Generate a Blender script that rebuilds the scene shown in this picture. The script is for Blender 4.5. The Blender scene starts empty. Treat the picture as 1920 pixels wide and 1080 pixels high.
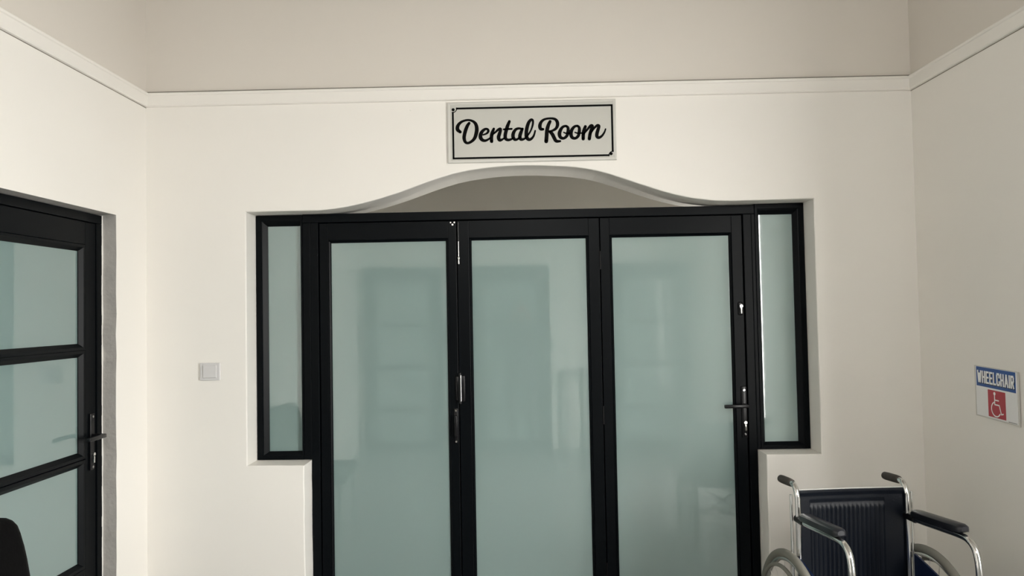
import bpy, bmesh, math, random
from mathutils import Vector, Matrix

random.seed(7)
S = bpy.context.scene
COL = S.collection
PI = math.pi

# ------------------------------------------------------------------ camera, world, exposure
cam_data = bpy.data.cameras.new('camera')
cam = bpy.data.objects.new('camera', cam_data)
COL.objects.link(cam)
cam_data.sensor_width = 36.0
cam_data.lens = 1374.0 / 1920.0 * 36.0
cam_data.clip_start = 0.02
YAW, PITCH, ROLL = 0.01303, 0.03127, -0.0187
_f = Vector((-math.sin(YAW) * math.cos(PITCH), math.cos(YAW) * math.cos(PITCH), math.sin(PITCH)))
_r = Vector((math.cos(YAW), math.sin(YAW), 0))
_u = _r.cross(_f)
_r2 = math.cos(ROLL) * _r + math.sin(ROLL) * _u
_u2 = -math.sin(ROLL) * _r + math.cos(ROLL) * _u
cam.matrix_world = Matrix(((_r2.x, _u2.x, -_f.x, 0.0), (_r2.y, _u2.y, -_f.y, -3.9),
                           (_r2.z, _u2.z, -_f.z, 1.68), (0, 0, 0, 1)))
S.camera = cam

world = bpy.data.worlds.new('overcast_sky')
S.world = world
world.use_nodes = True
wn = world.node_tree.nodes
bg = wn['Background']
bg.inputs['Color'].default_value = (1.0, 0.985, 0.95, 1)
bg.inputs['Strength'].default_value = 34.0

S.view_settings.view_transform = 'Standard'
S.view_settings.look = 'None'
S.view_settings.gamma = 1.0
S.view_settings.use_curve_mapping = False
S.view_settings.exposure = 0.06
S.cycles.max_bounces = 12
S.cycles.diffuse_bounces = 8
S.cycles.use_denoising = True

# room: back wall at y=0 facing the camera, floor at z=0
XL, XR = -2.01, 2.095
YR = -4.75
ZC = 3.75
WT = 0.30                        # thickness of the back wall
OPEN = (-3.2, -2.2, 0.5, 2.8)  # glazed window opening in the right wall: y0, y1, z0, z1

# a portal guides the daylight through the window opening
pl = bpy.data.lights.new('window_portal', 'AREA')
pl.shape = 'RECTANGLE'
pl.size = OPEN[1] - OPEN[0]
pl.size_y = OPEN[3] - OPEN[2]
pl.cycles.is_portal = True
po = bpy.data.objects.new('window_portal', pl)
COL.objects.link(po)
po.location = (XR + 0.22, (OPEN[0] + OPEN[1]) / 2, (OPEN[2] + OPEN[3]) / 2)
po.rotation_euler = Vector((-1, 0, 0)).to_track_quat('-Z', 'Y').to_euler()
_m = po.rotation_euler.to_matrix()
if abs((_m @ Vector((1, 0, 0))).z) > 0.5:
    pl.size, pl.size_y = pl.size_y, pl.size

# invented high window opening behind the camera, added for fill light
FILL_WIN = (-0.6, 0.8, 2.82, 3.20)     # x0, x1, z0, z1
p2 = bpy.data.lights.new('fill_window_portal', 'AREA')
p2.shape = 'RECTANGLE'
p2.size, p2.size_y = FILL_WIN[1] - FILL_WIN[0], FILL_WIN[3] - FILL_WIN[2]
p2.cycles.is_portal = True
po2 = bpy.data.objects.new('fill_window_portal', p2)
COL.objects.link(po2)
po2.location = ((FILL_WIN[0] + FILL_WIN[1]) / 2, YR - 0.27, (FILL_WIN[2] + FILL_WIN[3]) / 2)
po2.rotation_euler = (PI / 2, 0, 0)

# unseen area light added to lift the dental room beyond the folding doors
dl = bpy.data.lights.new('dental_room_fill', 'AREA')
dl.size = 0.6
dl.energy = 3.0
dl.color = (1.0, 0.97, 0.9)
do = bpy.data.objects.new('dental_room_fill', dl)
COL.objects.link(do)
do.location = (0.0, 2.0, 3.1)
# unseen area light added in the dental room to brighten the right sidelight
il = bpy.data.lights.new('sidelight_fill', 'AREA')
il.shape = 'RECTANGLE'
il.size, il.size_y = 0.5, 1.3
il.energy = 40.0
il.color = (1.0, 0.98, 0.92)
io = bpy.data.objects.new('sidelight_fill', il)
COL.objects.link(io)
io.location = (XR + 0.05, 0.72, 1.55)
io.rotation_euler = Vector((-1, -0.8, 0)).to_track_quat('-Z', 'Y').to_euler()

# ------------------------------------------------------------------ materials
def mat(name, color, rough=0.5, metal=0.0, spec=0.5, bump=None, mottle=None, coat=0.0):
    m = bpy.data.materials.new(name)
    m.use_nodes = True
    nt = m.node_tree
    b = nt.nodes['Principled BSDF']
    b.inputs['Base Color'].default_value = (*color, 1)
    b.inputs['Roughness'].default_value = rough
    b.inputs['Metallic'].default_value = metal
    b.inputs['Specular IOR Level'].default_value = spec
    b.inputs['Coat Weight'].default_value = coat
    tc = nt.nodes.new('ShaderNodeTexCoord')
    if mottle:
        scale, amount = mottle
        n = nt.nodes.new('ShaderNodeTexNoise')
        n.inputs['Scale'].default_value = scale
        n.inputs['Detail'].default_value = 6
        nt.links.new(tc.outputs['Object'], n.inputs['Vector'])
        mx = nt.nodes.new('ShaderNodeMix')
        mx.data_type = 'RGBA'
        mx.inputs[6].default_value = (*[c * (1 - amount) for c in color], 1)
        mx.inputs[7].default_value = (*[min(1, c * (1 + amount)) for c in color], 1)
        nt.links.new(n.outputs['Fac'], mx.inputs[0])
        nt.links.new(mx.outputs[2], b.inputs['Base Color'])
    if bump:
        scale, strength = bump
        n2 = nt.nodes.new('ShaderNodeTexNoise')
        n2.inputs['Scale'].default_value = scale
        n2.inputs['Detail'].default_value = 8
        nt.links.new(tc.outputs['Object'], n2.inputs['Vector'])
        bp = nt.nodes.new('ShaderNodeBump')
        bp.inputs['Strength'].default_value = strength
        bp.inputs['Distance'].default_value = 0.01
        nt.links.new(n2.outputs['Fac'], bp.inputs['Height'])
        nt.links.new(bp.outputs['Normal'], b.inputs['Normal'])
    return m

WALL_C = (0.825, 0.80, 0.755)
M = {}
M['wall'] = mat('white_wall_paint', WALL_C, 0.55, spec=0.3, bump=(3.0, 0.05), mottle=(1.2, 0.015))
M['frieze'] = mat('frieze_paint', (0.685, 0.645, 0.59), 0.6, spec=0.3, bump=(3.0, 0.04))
M['rail'] = mat('picture_rail_paint', (0.825, 0.80, 0.755), 0.4, spec=0.4)
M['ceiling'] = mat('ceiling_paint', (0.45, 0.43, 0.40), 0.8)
M['plaster'] = mat('bare_grey_plaster', (0.40, 0.385, 0.36), 0.9, bump=(40, 0.4), mottle=(14, 0.18))
M['sealant'] = mat('white_sealant', (0.85, 0.84, 0.8), 0.6)
M['black'] = mat('black_powder_coat', (0.002, 0.003, 0.004), 0.36, spec=0.085)
M['black2'] = mat('black_hardware', (0.004, 0.004, 0.005), 0.28, spec=0.3)
M['gap'] = mat('dark_seam_blocker', (0.002, 0.002, 0.002), 0.8, spec=0.1)  # for the added strips that block light at the leaf seams
def frosted(name, color, trans):
    m = bpy.data.materials.new(name)
    m.use_nodes = True
    nt = m.node_tree
    nt.nodes.clear()
    out = nt.nodes.new('ShaderNodeOutputMaterial')
    df = nt.nodes.new('ShaderNodeBsdfDiffuse')
    tr = nt.nodes.new('ShaderNodeBsdfTranslucent')
    gl = nt.nodes.new('ShaderNodeBsdfGlossy')
    df.inputs['Color'].default_value = (*color, 1)
    tr.inputs['Color'].default_value = (*trans, 1)
    gl.inputs['Roughness'].default_value = 0.03
    ad = nt.nodes.new('ShaderNodeAddShader')
    nt.links.new(df.outputs[0], ad.inputs[0])
    nt.links.new(tr.outputs[0], ad.inputs[1])
    fr = nt.nodes.new('ShaderNodeFresnel')
    fr.inputs['IOR'].default_value = 2.05
    mx = nt.nodes.new('ShaderNodeMixShader')
    nt.links.new(fr.outputs[0], mx.inputs[0])
    nt.links.new(ad.outputs[0], mx.inputs[1])
    nt.links.new(gl.outputs[0], mx.inputs[2])
    nt.links.new(mx.outputs[0], out.inputs['Surface'])
    return m
M['glass'] = frosted('frosted_green_glass', (0.146, 0.214, 0.207), (0.66, 0.70, 0.69))
M['chrome'] = mat('chrome', (0.78, 0.78, 0.77), 0.12, metal=1.0)
M['steel'] = mat('brushed_steel', (0.75, 0.74, 0.72), 0.3, metal=1.0)
M['plastic'] = mat('white_switch_plastic', (0.63, 0.62, 0.62), 0.3)
M['sign'] = mat('silver_sign_face', (0.50, 0.495, 0.455), 0.38, spec=0.5)
M['signrim'] = mat('silver_sign_rim', (0.58, 0.57, 0.53), 0.3, spec=0.5)
M['rail_shade'] = mat('painted_shade_line', (0.24, 0.22, 0.19), 0.9, spec=0.1)  # shade along the picture rails, put in as a dark colour
M['piping'] = mat('dull_grey_piping', (0.42, 0.42, 0.40), 0.4)
M['ink'] = mat('black_sign_lettering', (0.003, 0.003, 0.003), 0.6, spec=0.05)
M['paper'] = mat('white_sign_paper', (0.80, 0.80, 0.80), 0.35)
M['blue'] = mat('blue_print', (0.018, 0.085, 0.30), 0.4)
M['red'] = mat('red_print', (0.40, 0.03, 0.05), 0.4)
M['white_ink'] = mat('white_print', (0.86, 0.87, 0.88), 0.4)
M['navy_ink'] = mat('dark_blue_print_shadow', (0.006, 0.012, 0.035), 0.4)
M['sleeve'] = mat('clear_sleeve_edge', (0.60, 0.58, 0.54), 0.2)
M['floor'] = mat('grey_floor_tile', (0.20, 0.20, 0.195), 0.3, mottle=(6, 0.08))
M['vinyl'] = mat('black_blue_vinyl', (0.003, 0.0045, 0.008), 0.36, spec=0.15, bump=(120, 0.05))
M['navy'] = mat('navy_vinyl', (0.005, 0.012, 0.04), 0.35, spec=0.25)
M['rubber_grey'] = mat('grey_rubber_tyre', (0.17, 0.165, 0.14), 0.6)
M['grip'] = mat('brown_grey_rubber_grip', (0.045, 0.038, 0.033), 0.7, bump=(60, 0.2))
M['pad'] = mat('armrest_pad_vinyl', (0.009, 0.010, 0.014), 0.3)
M['leather'] = mat('black_chair_upholstery', (0.002, 0.0018, 0.002), 0.6, spec=0.06, bump=(90, 0.1))
M['wood'] = mat('pale_table_wood', (0.42, 0.39, 0.36), 0.4)
M['cloth'] = mat('dark_clothing', (0.018, 0.021, 0.028), 0.9)
M['skin'] = mat('skin', (0.22, 0.12, 0.08), 0.5)
M['hair'] = mat('black_hair', (0.01, 0.008, 0.007), 0.7)

# ------------------------------------------------------------------ helpers
def link(name, bm, material, parent=None, smooth=False, mats=None):
    bmesh.ops.recalc_face_normals(bm, faces=bm.faces)
    me = bpy.data.meshes.new(name)
    bm.to_mesh(me)
    bm.free()
    for m in (mats or [material]):
        me.materials.append(m)
    if smooth:
        for p in me.polygons:
            p.use_smooth = True
        try:
            me.set_sharp_from_angle(angle=math.radians(38))
        except Exception:
            pass
    o = bpy.data.objects.new(name, me)
    COL.objects.link(o)
    if parent:
        o.parent = parent
    return o

def empty(name, loc=(0, 0, 0), rotz=0.0):
    o = bpy.data.objects.new(name, None)
    COL.objects.link(o)
    o.location = loc
    o.rotation_euler = (0, 0, rotz)
    o.empty_display_size = 0.1
    return o

def tag(o, label, cat=None, kind=None, group=None):
    o['label'] = label
    if cat: o['category'] = cat
    if kind: o['kind'] = kind
    if group: o['group'] = group
    return o

def box(bm, x0, x1, y0, y1, z0, z1, bevel=0.0, seg=2):
    v = [bm.verts.new(p) for p in ((x0, y0, z0), (x1, y0, z0), (x1, y1, z0), (x0, y1, z0),
                                   (x0, y0, z1), (x1, y0, z1), (x1, y1, z1), (x0, y1, z1))]
    fs = [bm.faces.new([v[i] for i in q]) for q in
          ((0, 3, 2, 1), (4, 5, 6, 7), (0, 1, 5, 4), (1, 2, 6, 5), (2, 3, 7, 6), (3, 0, 4, 7))]
    if bevel > 0:
        es = list({e for f in fs for e in f.edges})
        bmesh.ops.bevel(bm, geom=es, offset=bevel, segments=seg, profile=0.5, affect='EDGES')

def mbox(bm, mp, u0, u1, v0, v1, d0, d1, bevel=0.0, seg=2):
    """box given in (u, v, depth) of a mapped plane"""
    ps = [Vector(mp(u, v, d)) for u in (u0, u1) for v in (v0, v1) for d in (d0, d1)]
    lo = [min(p[i] for p in ps) for i in range(3)]
    hi = [max(p[i] for p in ps) for i in range(3)]
    box(bm, lo[0], hi[0], lo[1], hi[1], lo[2], hi[2], bevel, seg)

def rect_loft(bm, mp, outer, inner, prof, closed=True):
    """mitred frame: prof is a loop of (t, depth), t=0 at the outer and 1 at the inner rectangle"""
    rings = []
    for t, d in prof:
        r = [outer[i] + (inner[i] - outer[i]) * t for i in range(4)]
        rings.append([bm.verts.new(mp(u, v, d)) for u, v in
                      ((r[0], r[2]), (r[1], r[2]), (r[1], r[3]), (r[0], r[3]))])
    n = len(rings)
    for i in range(n if closed else n - 1):
        a, b = rings[i], rings[(i + 1) % n]
        for k in range(4):
            bm.faces.new((a[k], a[(k + 1) % 4], b[(k + 1) % 4], b[k]))

def catmull(pts, n):
    out = []
    P = [pts[0]] + list(pts) + [pts[-1]]
    for i in range(1, len(P) - 2):
        p0, p1, p2, p3 = P[i - 1], P[i], P[i + 1], P[i + 2]
        for k in range(n):
            t = k / n
            out.append(tuple(0.5 * (2 * b + (c - a) * t + (2 * a - 5 * b + 4 * c - d) * t * t +
                                    (3 * b - a - 3 * c + d) * t ** 3) for a, b, c, d in zip(p0, p1, p2, p3)))
    out.append(tuple(pts[-1]))
    return out

def tube(bm, pts, r, seg=12, closed=False, caps=True):
    """pts: list of 3D points; r: number or list of radii"""
    P = [Vector(p) for p in pts]
    n = len(P)
    R = r if isinstance(r, (list, tuple)) else [r] * n
    rings = []
    prev = None
    for i in range(n):
        if closed:
            t = P[(i + 1) % n] - P[(i - 1) % n]
        else:
            t = P[min(i + 1, n - 1)] - P[max(i - 1, 0)]
        t.normalize()
        if prev is None:
            a = Vector((0, 0, 1)) if abs(t.z) < 0.9 else Vector((1, 0, 0))
            nrm = (a - t * a.dot(t)).normalized()
        else:
            nrm = (prev - t * prev.dot(t)).normalized()
        prev = nrm
        bn = t.cross(nrm)
        rings.append([bm.verts.new(P[i] + R[i] * (math.cos(2 * PI * k / seg) * nrm + math.sin(2 * PI * k / seg) * bn))
                      for k in range(seg)])
    m = n if closed else n - 1
    for i in range(m):
        a, b = rings[i], rings[(i + 1) % n]
        for k in range(seg):
            bm.faces.new((a[k], a[(k + 1) % seg], b[(k + 1) % seg], b[k]))
    if caps and not closed:
        bm.faces.new(list(reversed(rings[0])))
        bm.faces.new(rings[-1])

def disc_cyl(bm, mp, u, v, r, d0, d1, seg=20):
    a = [bm.verts.new(mp(u + r * math.cos(2 * PI * k / seg), v + r * math.sin(2 * PI * k / seg), d0)) for k in range(seg)]
    b = [bm.verts.new(mp(u + r * math.cos(2 * PI * k / seg), v + r * math.sin(2 * PI * k / seg), d1)) for k in range(seg)]
    for k in range(seg):
        bm.faces.new((a[k], a[(k + 1) % seg], b[(k + 1) % seg], b[k]))
    bm.faces.new(a)
    bm.faces.new(b)

def poly_prism(bm, mp, pts, d0, d1):
    a = [bm.verts.new(mp(u, v, d0)) for u, v in pts]
    b = [bm.verts.new(mp(u, v, d1)) for u, v in pts]
    n = len(pts)
    for k in range(n):
        bm.faces.new((a[k], a[(k + 1) % n], b[(k + 1) % n], b[k]))
    bm.faces.new(a)
    bm.faces.new(b)

def stroke(bm, mp, pts, d0, d1, n=6, caps=True):
    """pen stroke of varying width, pts = (u, v, width), raised from d0 to d1"""
    q = catmull(pts, n) if len(pts) > 2 else list(pts)
    L, Rr = [], []
    for i, (u, v, w) in enumerate(q):
        a = q[max(i - 1, 0)]
        b = q[min(i + 1, len(q) - 1)]
        t = Vector((b[0] - a[0], b[1] - a[1]))
        if t.length < 1e-9: t = Vector((1, 0))
        t.normalize()
        nx, ny = -t.y * w / 2, t.x * w / 2
        L.append((u + nx, v + ny))
        Rr.append((u - nx, v - ny))
    for i in range(len(q) - 1):
        quad = [L[i], L[i + 1], Rr[i + 1], Rr[i]]
        poly_prism(bm, mp, quad, d0, d1)
    if caps:
        for (u, v, w) in (q[0], q[-1]):
            disc_cyl(bm, mp, u, v, w / 2, d0, d1, 14)

BACK = lambda u, v, d: (u, d, v)              # back wall: u = x, v = z, d = y
LEFT = lambda u, v, d: (XL - d, u, v)         # left wall: u = y, d = depth into the wall
RIGHT = lambda u, v, d: (XR - d, u, v)        # right wall: d = height off the wall
REAR = lambda u, v, d: (u, YR - d, v)         # rear wall: d = depth into the wall
# ------------------------------------------------------------------ setting
# back wall with the stepped and arched opening
ARCH = [(-1.10, 2.238), (-1.072, 2.238), (-1.0, 2.244), (-0.929, 2.254), (-0.857, 2.268), (-0.785, 2.285), (-0.713, 2.305), (-0.641, 2.327), (-0.569, 2.352),
        (-0.497, 2.377), (-0.425, 2.400), (-0.354, 2.420), (-0.282, 2.434), (-0.21, 2.444), (-0.15, 2.450), (-0.096, 2.454), (-0.03, 2.4565), (0.033, 2.457), (0.11, 2.4555),
        (0.19, 2.451), (0.25, 2.4465), (0.303, 2.441), (0.36, 2.432), (0.417, 2.420), (0.475, 2.403), (0.53, 2.384), (0.587, 2.364), (0.642, 2.344), (0.70, 2.324), (0.755, 2.305),
        (0.812, 2.288), (0.868, 2.274), (0.925, 2.262), (0.981, 2.254), (1.04, 2.247), (1.093, 2.2445), (1.15, 2.2435), (1.207, 2.244)]
def jit(a): return a + random.uniform(-0.0022, 0.0022)
outline = [(XL - 0.35, 0.0), (XL - 0.35, ZC), (XR + 0.35, ZC), (XR + 0.35, 0.0), (1.273, 0.0)]
outline += [(jit(1.273), 0.1 * k) for k in range(1, 9)]
outline += [(1.273, 0.899), (1.561, 0.898), (1.561, 2.247)]
outline += list(reversed(ARCH))
outline += [(-1.472, 2.237), (-1.474, 0.885), (-1.171, 0.881)]
outline += [(jit(-1.171), 0.1 * k) for k in range(8, 0, -1)]
outline += [(-1.171, 0.0)]
bm = bmesh.new()
poly_prism(bm, BACK, outline, 0.0, WT)
ZF = 2.86
bmesh.ops.bisect_plane(bm, geom=bm.verts[:] + bm.edges[:] + bm.faces[:], plane_co=(0, 0, ZF), plane_no=(0, 0, 1))
bmesh.ops.recalc_face_normals(bm, faces=bm.faces)
sharp = [e for e in bm.edges if len(e.link_faces) == 2 and e.calc_face_angle() > 0.9
         and all(abs(v.co.y) < 1e-5 for v in e.verts) and all(v.co.z < 2.6 for v in e.verts)
         and all(-1.6 < v.co.x < 1.7 for v in e.verts)]
bmesh.ops.bevel(bm, geom=sharp, offset=0.006, segments=3, profile=0.5, affect='EDGES')
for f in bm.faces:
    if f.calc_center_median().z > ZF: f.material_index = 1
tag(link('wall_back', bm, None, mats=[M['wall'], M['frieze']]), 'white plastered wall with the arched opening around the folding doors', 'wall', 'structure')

# left wall with door opening
DY1, DY0 = -0.295, -1.335       # door opening in the left wall
DZ = 2.194
DR = 0.068                      # depth of the reveal
bm = bmesh.new()
pts = [(0.0, 0.0), (0.0, ZC), (YR - 0.25, ZC), (YR - 0.25, 0.0), (DY0, 0.0), (DY0, DZ), (DY1, DZ)]
pts += [(DY1 + random.uniform(-0.004, 0.004), 2.1 - 0.1 * k) for k in range(0, 21)] + [(DY1, 0.0)]
poly_prism(bm, LEFT, pts, 0.0, 0.22)
bmesh.ops.bisect_plane(bm, geom=bm.verts[:] + bm.edges[:] + bm.faces[:], plane_co=(0, 0, ZF), plane_no=(0, 0, 1))
bmesh.ops.recalc_face_normals(bm, faces=bm.faces)
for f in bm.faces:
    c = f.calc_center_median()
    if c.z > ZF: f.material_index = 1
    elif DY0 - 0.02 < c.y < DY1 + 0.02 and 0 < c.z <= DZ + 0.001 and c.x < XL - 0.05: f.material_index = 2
tag(link('wall_left', bm, None, mats=[M['wall'], M['frieze'], M['plaster']]), 'white wall on the left holding the black glazed door', 'wall', 'structure')

# right wall with the window opening (out of the picture, lets the daylight in)
bm = bmesh.new()
Rw = lambda u, v, d: (XR + d, u, v)
for q in ((YR - 0.25, OPEN[0], 0, ZC), (OPEN[1], 0.0, 0, ZC), (OPEN[0], OPEN[1], 0, OPEN[2]), (OPEN[0], OPEN[1], OPEN[3], ZC)):
    box(bm, XR, XR + 0.2, q[0], q[1], q[2], q[3])
bmesh.ops.bisect_plane(bm, geom=bm.verts[:] + bm.edges[:] + bm.faces[:], plane_co=(0, 0, ZF), plane_no=(0, 0, 1))
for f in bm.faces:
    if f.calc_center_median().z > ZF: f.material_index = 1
tag(link('wall_right', bm, None, mats=[M['wall'], M['frieze']]), 'white wall on the right with the wheelchair notice', 'wall', 'structure')

bm = bmesh.new()
for q in ((XL, FILL_WIN[0], 0, ZC), (FILL_WIN[1], XR, 0, ZC), (FILL_WIN[0], FILL_WIN[1], 0, FILL_WIN[2]), (FILL_WIN[0], FILL_WIN[1], FILL_WIN[3], ZC)):
    box(bm, q[0], q[1], YR - 0.25, YR, q[2], q[3])
tag(link('wall_rear', bm, M['wall']), 'white wall behind the camera, seen mirrored in the glass', 'wall', 'structure')
bm = bmesh.new()
box(bm, XL - 0.35, XR + 0.35, YR - 0.25, WT, ZC, ZC + 0.15)
tag(link('ceiling', bm, M['ceiling']), 'pale ceiling above the waiting room', 'ceiling', 'structure')
bm = bmesh.new()
box(bm, XL - 0.35, XR + 0.35, YR - 0.25, 4.4, -0.15, 0.0)
tag(link('floor', bm, M['floor']), 'grey tiled floor of the waiting room', 'floor', 'structure')
bm = bmesh.new()
box(bm, XR + 0.35, XR + 9, -10, 5, -0.25, -0.05)
tag(link('ground', bm, M['plaster_out'] if 'plaster_out' in M else M['floor']), 'paved ground outside the entrance', 'ground', 'structure')

# frames of the right-wall window and the added fill window
w3 = tag(empty('window_3', (XR + 0.1, (OPEN[0] + OPEN[1]) / 2, OPEN[2])), 'large window in the right wall beside the camera', 'window', 'structure')
b = bmesh.new()
rect_loft(b, Rw, (OPEN[0] - 0.002, OPEN[1] + 0.002, OPEN[2] - 0.002, OPEN[3] + 0.002), (OPEN[0] + 0.035, OPEN[1] - 0.035, OPEN[2] + 0.035, OPEN[3] - 0.035), [(0, 0.12), (0, 0.17), (1, 0.17), (1, 0.12)])
o = link('window_frame', b, M['black']); o.parent = w3
o.matrix_parent_inverse = Matrix.Translation(-w3.location)
w4 = tag(empty('fill_window', ((FILL_WIN[0] + FILL_WIN[1]) / 2, YR - 0.1, FILL_WIN[2])), 'added high opening behind the camera that lets in fill light', 'window', 'structure')
b = bmesh.new()
rect_loft(b, REAR, (FILL_WIN[0] - 0.002, FILL_WIN[1] + 0.002, FILL_WIN[2] - 0.002, FILL_WIN[3] + 0.002), (FILL_WIN[0] + 0.03, FILL_WIN[1] - 0.03, FILL_WIN[2] + 0.03, FILL_WIN[3] - 0.03), [(0, 0.10), (0, 0.15), (1, 0.15), (1, 0.10)])
o = link('window_frame', b, M['black']); o.parent = w4  # frame of the added fill window
o.matrix_parent_inverse = Matrix.Translation(-w4.location)

# the dental room beyond the transom gap
def slab(name, x0, x1, y0, y1, z0, z1, label):
    b = bmesh.new()
    box(b, x0, x1, y0, y1, z0, z1)
    return tag(link(name, b, M['wall']), label, 'wall', 'structure')
slab('wall_far', XL - 0.35, XR + 0.35, 4.2, 4.4, 0, 3.2, 'far wall of the dental room, glimpsed under the arch')
slab('wall_far_left', XL - 0.35, XL - 0.2, WT, 4.2, 0, 3.2, 'left side wall inside the dental room')
slab('wall_far_right', XR + 0.2, XR + 0.35, WT, 4.2, 0, 3.2, 'right side wall inside the dental room')
b = bmesh.new()
box(b, XL - 0.35, XR + 0.35, WT, 4.4, 3.2, 3.3)
tag(link('ceiling_far', b, M['ceiling']), 'ceiling inside the dental room beyond the arch', 'ceiling', 'structure')

# picture rails
def rail(name, mp, u0, u1, label, gap, gd=-0.0012):  # gap: height of the painted shade line
    b = bmesh.new()
    prof = [(0.0, 2.814), (-0.012, 2.816), (-0.016, 2.822), (-0.017, 2.872), (-0.022, 2.876), (-0.024, 2.884), (-0.022, 2.888), (0.0, 2.889)]
    A = [b.verts.new(mp(u0, z, d)) for d, z in prof]
    B = [b.verts.new(mp(u1, z, d)) for d, z in prof]
    for k in range(len(prof)):
        k2 = (k + 1) % len(prof)
        b.faces.new((A[k], A[k2], B[k2], B[k]))
    b.faces.new(A); b.faces.new(B)
    n0 = len(b.faces)
    mbox(b, mp, u0, u1, gap, gap + 0.0034, gd, 0.0005)     # dark strip painting in the shadow line along the rail
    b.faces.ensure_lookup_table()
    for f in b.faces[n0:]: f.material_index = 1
    return tag(link(name, b, None, mats=[M['rail'], M['rail_shade']]), label, 'picture rail', 'structure')
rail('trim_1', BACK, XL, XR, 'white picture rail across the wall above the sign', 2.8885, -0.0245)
rail('trim_2', LEFT, YR, 0.0, 'white picture rail along the left wall', 2.811)
rail('trim_3', Rw, YR, 0.0, 'white picture rail along the right wall', 2.811)

# ------------------------------------------------------------------ folding doors and sidelights
FY = 0.14                       # front face of the frame
d1 = tag(empty('door_1', (0.05, FY, 0)), 'black framed set of three frosted glass folding doors under the arch', 'door', 'structure')
def child(o, p):
    """parent keeping the world place of geometry written in world coordinates"""
    o.parent = p
    o.matrix_parent_inverse = p.matrix_world.inverted() if p.type != 'EMPTY' else Matrix.Translation(-p.location)
    return o
FZ = 2.238
bm = bmesh.new()
box(bm, -1.2105, 1.2905, FY, FY + 0.075, 2.190, FZ, 0.003)             # head
box(bm, -1.1695, -1.124, FY, FY + 0.075, 0, 2.190, 0.003)              # left jamb
box(bm, 1.226, 1.271, FY, FY + 0.075, 0, 2.190, 0.003)                 # right jamb
box(bm, -1.2105, -1.1690, FY, FY + 0.075, 0.886, 2.190, 0.003)
box(bm, 1.2705, 1.2905, FY, FY + 0.075, 0.900, 2.190, 0.003)
box(bm, -1.124, 1.226, FY + 0.055, FY + 0.075, 2.15, 2.19)             # rebate behind the leaves
box(bm, -1.124, -1.10, FY + 0.055, FY + 0.075, 0, 2.19)
box(bm, 1.20, 1.226, FY + 0.055, FY + 0.075, 0, 2.19)
box(bm, -1.125, 1.227, FY + 0.01, FY + 0.07, 0, 0.012)
child(link('door_frame', bm, M['black']), d1)

LY = FY + 0.006                 # front face of a leaf
def leaf(x0, x1, gx0, gx1, label):
    b = bmesh.new()
    z0, z1, gz0, gz1 = 0.016, 2.185, 0.135, 2.075
    outer = (x0 + 0.0025, x1 - 0.0025, z0, z1)
    inner = (gx0, gx1, gz0, gz1)
    bead = (gx0 - 0.014, gx1 + 0.014, gz0 - 0.014, gz1 + 0.014)
    # stiles and rails with butt joints
    box(b, outer[0], bead[0], LY, LY + 0.045, z0, z1, 0.0022)
    box(b, bead[1], outer[1], LY, LY + 0.045, z0, z1, 0.0022)
    box(b, bead[0], bead[1], LY, LY + 0.045, bead[3], z1, 0.0015)
    box(b, bead[0], bead[1], LY, LY + 0.045, z0, bead[2], 0.0015)
    # glazing bead, mitred
    rect_loft(b, BACK, bead, inner, [(0, LY + 0.03), (0, LY + 0.003), (0.25, LY + 0.0005), (0.8, LY + 0.006), (1, LY + 0.010), (1, LY + 0.03)])
    o = child(link('door_leaf', b, M['black']), d1)
    ga = bmesh.new()
    box(ga, x1 - 0.012, x1 + 0.012, LY + 0.0455, LY + 0.052, z0, z1)
    go = link('seam_blocker', ga, M['gap'])  # dark strip added behind the seam to stop light leaking through
    go.parent = o
    g = bmesh.new()
    box(g, gx0 - 0.006, gx1 + 0.006, LY + 0.014, LY + 0.022, gz0 - 0.006, gz1 + 0.006)
    go = link('glass_pane', g, M['glass'])
    go.parent = o
    go['label'] = 'frosted pale green glass'
    o['label'] = label
    return o
L1 = leaf(-1.121, -0.3545, -1.055, -0.4155, 'left leaf with pull handle')
L2 = leaf(-0.3545, 0.437, -0.273, 0.3605, 'middle leaf')
L3 = leaf(0.437, 1.2225, 0.505, 1.148, 'right leaf with lever handle and locks')

# hardware: screws, drop bolt, hinge block and pull on the left pair
def part(name, b, m, parent, label=None, smooth=True):
    o = link(name, b, m, smooth=smooth)
    o.parent = parent
    if label: o['label'] = label
    return o
b = bmesh.new()
for u, v, r in ((-0.3865, 2.176, 0.0045), (-0.366, 2.176, 0.0045), (-0.376, 2.164, 0.0055)):
    disc_cyl(b, BACK, u, v, r, LY - 0.004, LY + 0.001, 12)
part('screw', b, M['chrome'], L1, 'small bright screw heads')
b = bmesh.new()
tube(b, [(-0.3445, LY - 0.006, z) for z in (2.176, 2.07)], 0.0055)
part('hinge_barrel', b, M['black2'], L1)
b = bmesh.new()
tube(b, [(-0.3445, LY - 0.006, z) for z in (2.07, 1.985)], 0.0026)
tube(b, [(-0.3445, LY - 0.006, z) for z in (1.986, 1.983, 1.976, 1.97, 1.964, 1.958, 1.945, 1.943)],
     [0.003, 0.006, 0.0072, 0.005, 0.0035, 0.0045, 0.0045, 0.002])
part('hinge_pin', b, M['steel'], L1, 'chrome hinge pin')
b = bmesh.new()
box(b, -0.3535, -0.3185, LY - 0.026, LY, 1.188, 1.332, 0.005, 3)
tube(b, [(-0.3465, LY - 0.022, z) for z in (1.178, 1.345)], 0.0085)
box(b, -0.372, -0.3535, LY - 0.010, LY, 1.195, 1.325, 0.003)
part('hinge_block', b, M['black2'], L2, 'black hinge block')
b = bmesh.new()
tube(b, [(-0.3415, LY - 0.0285, z) for z in (1.19, 1.333)], 0.0017, 8)  # thin steel rod along the front of the hinge block
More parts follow.
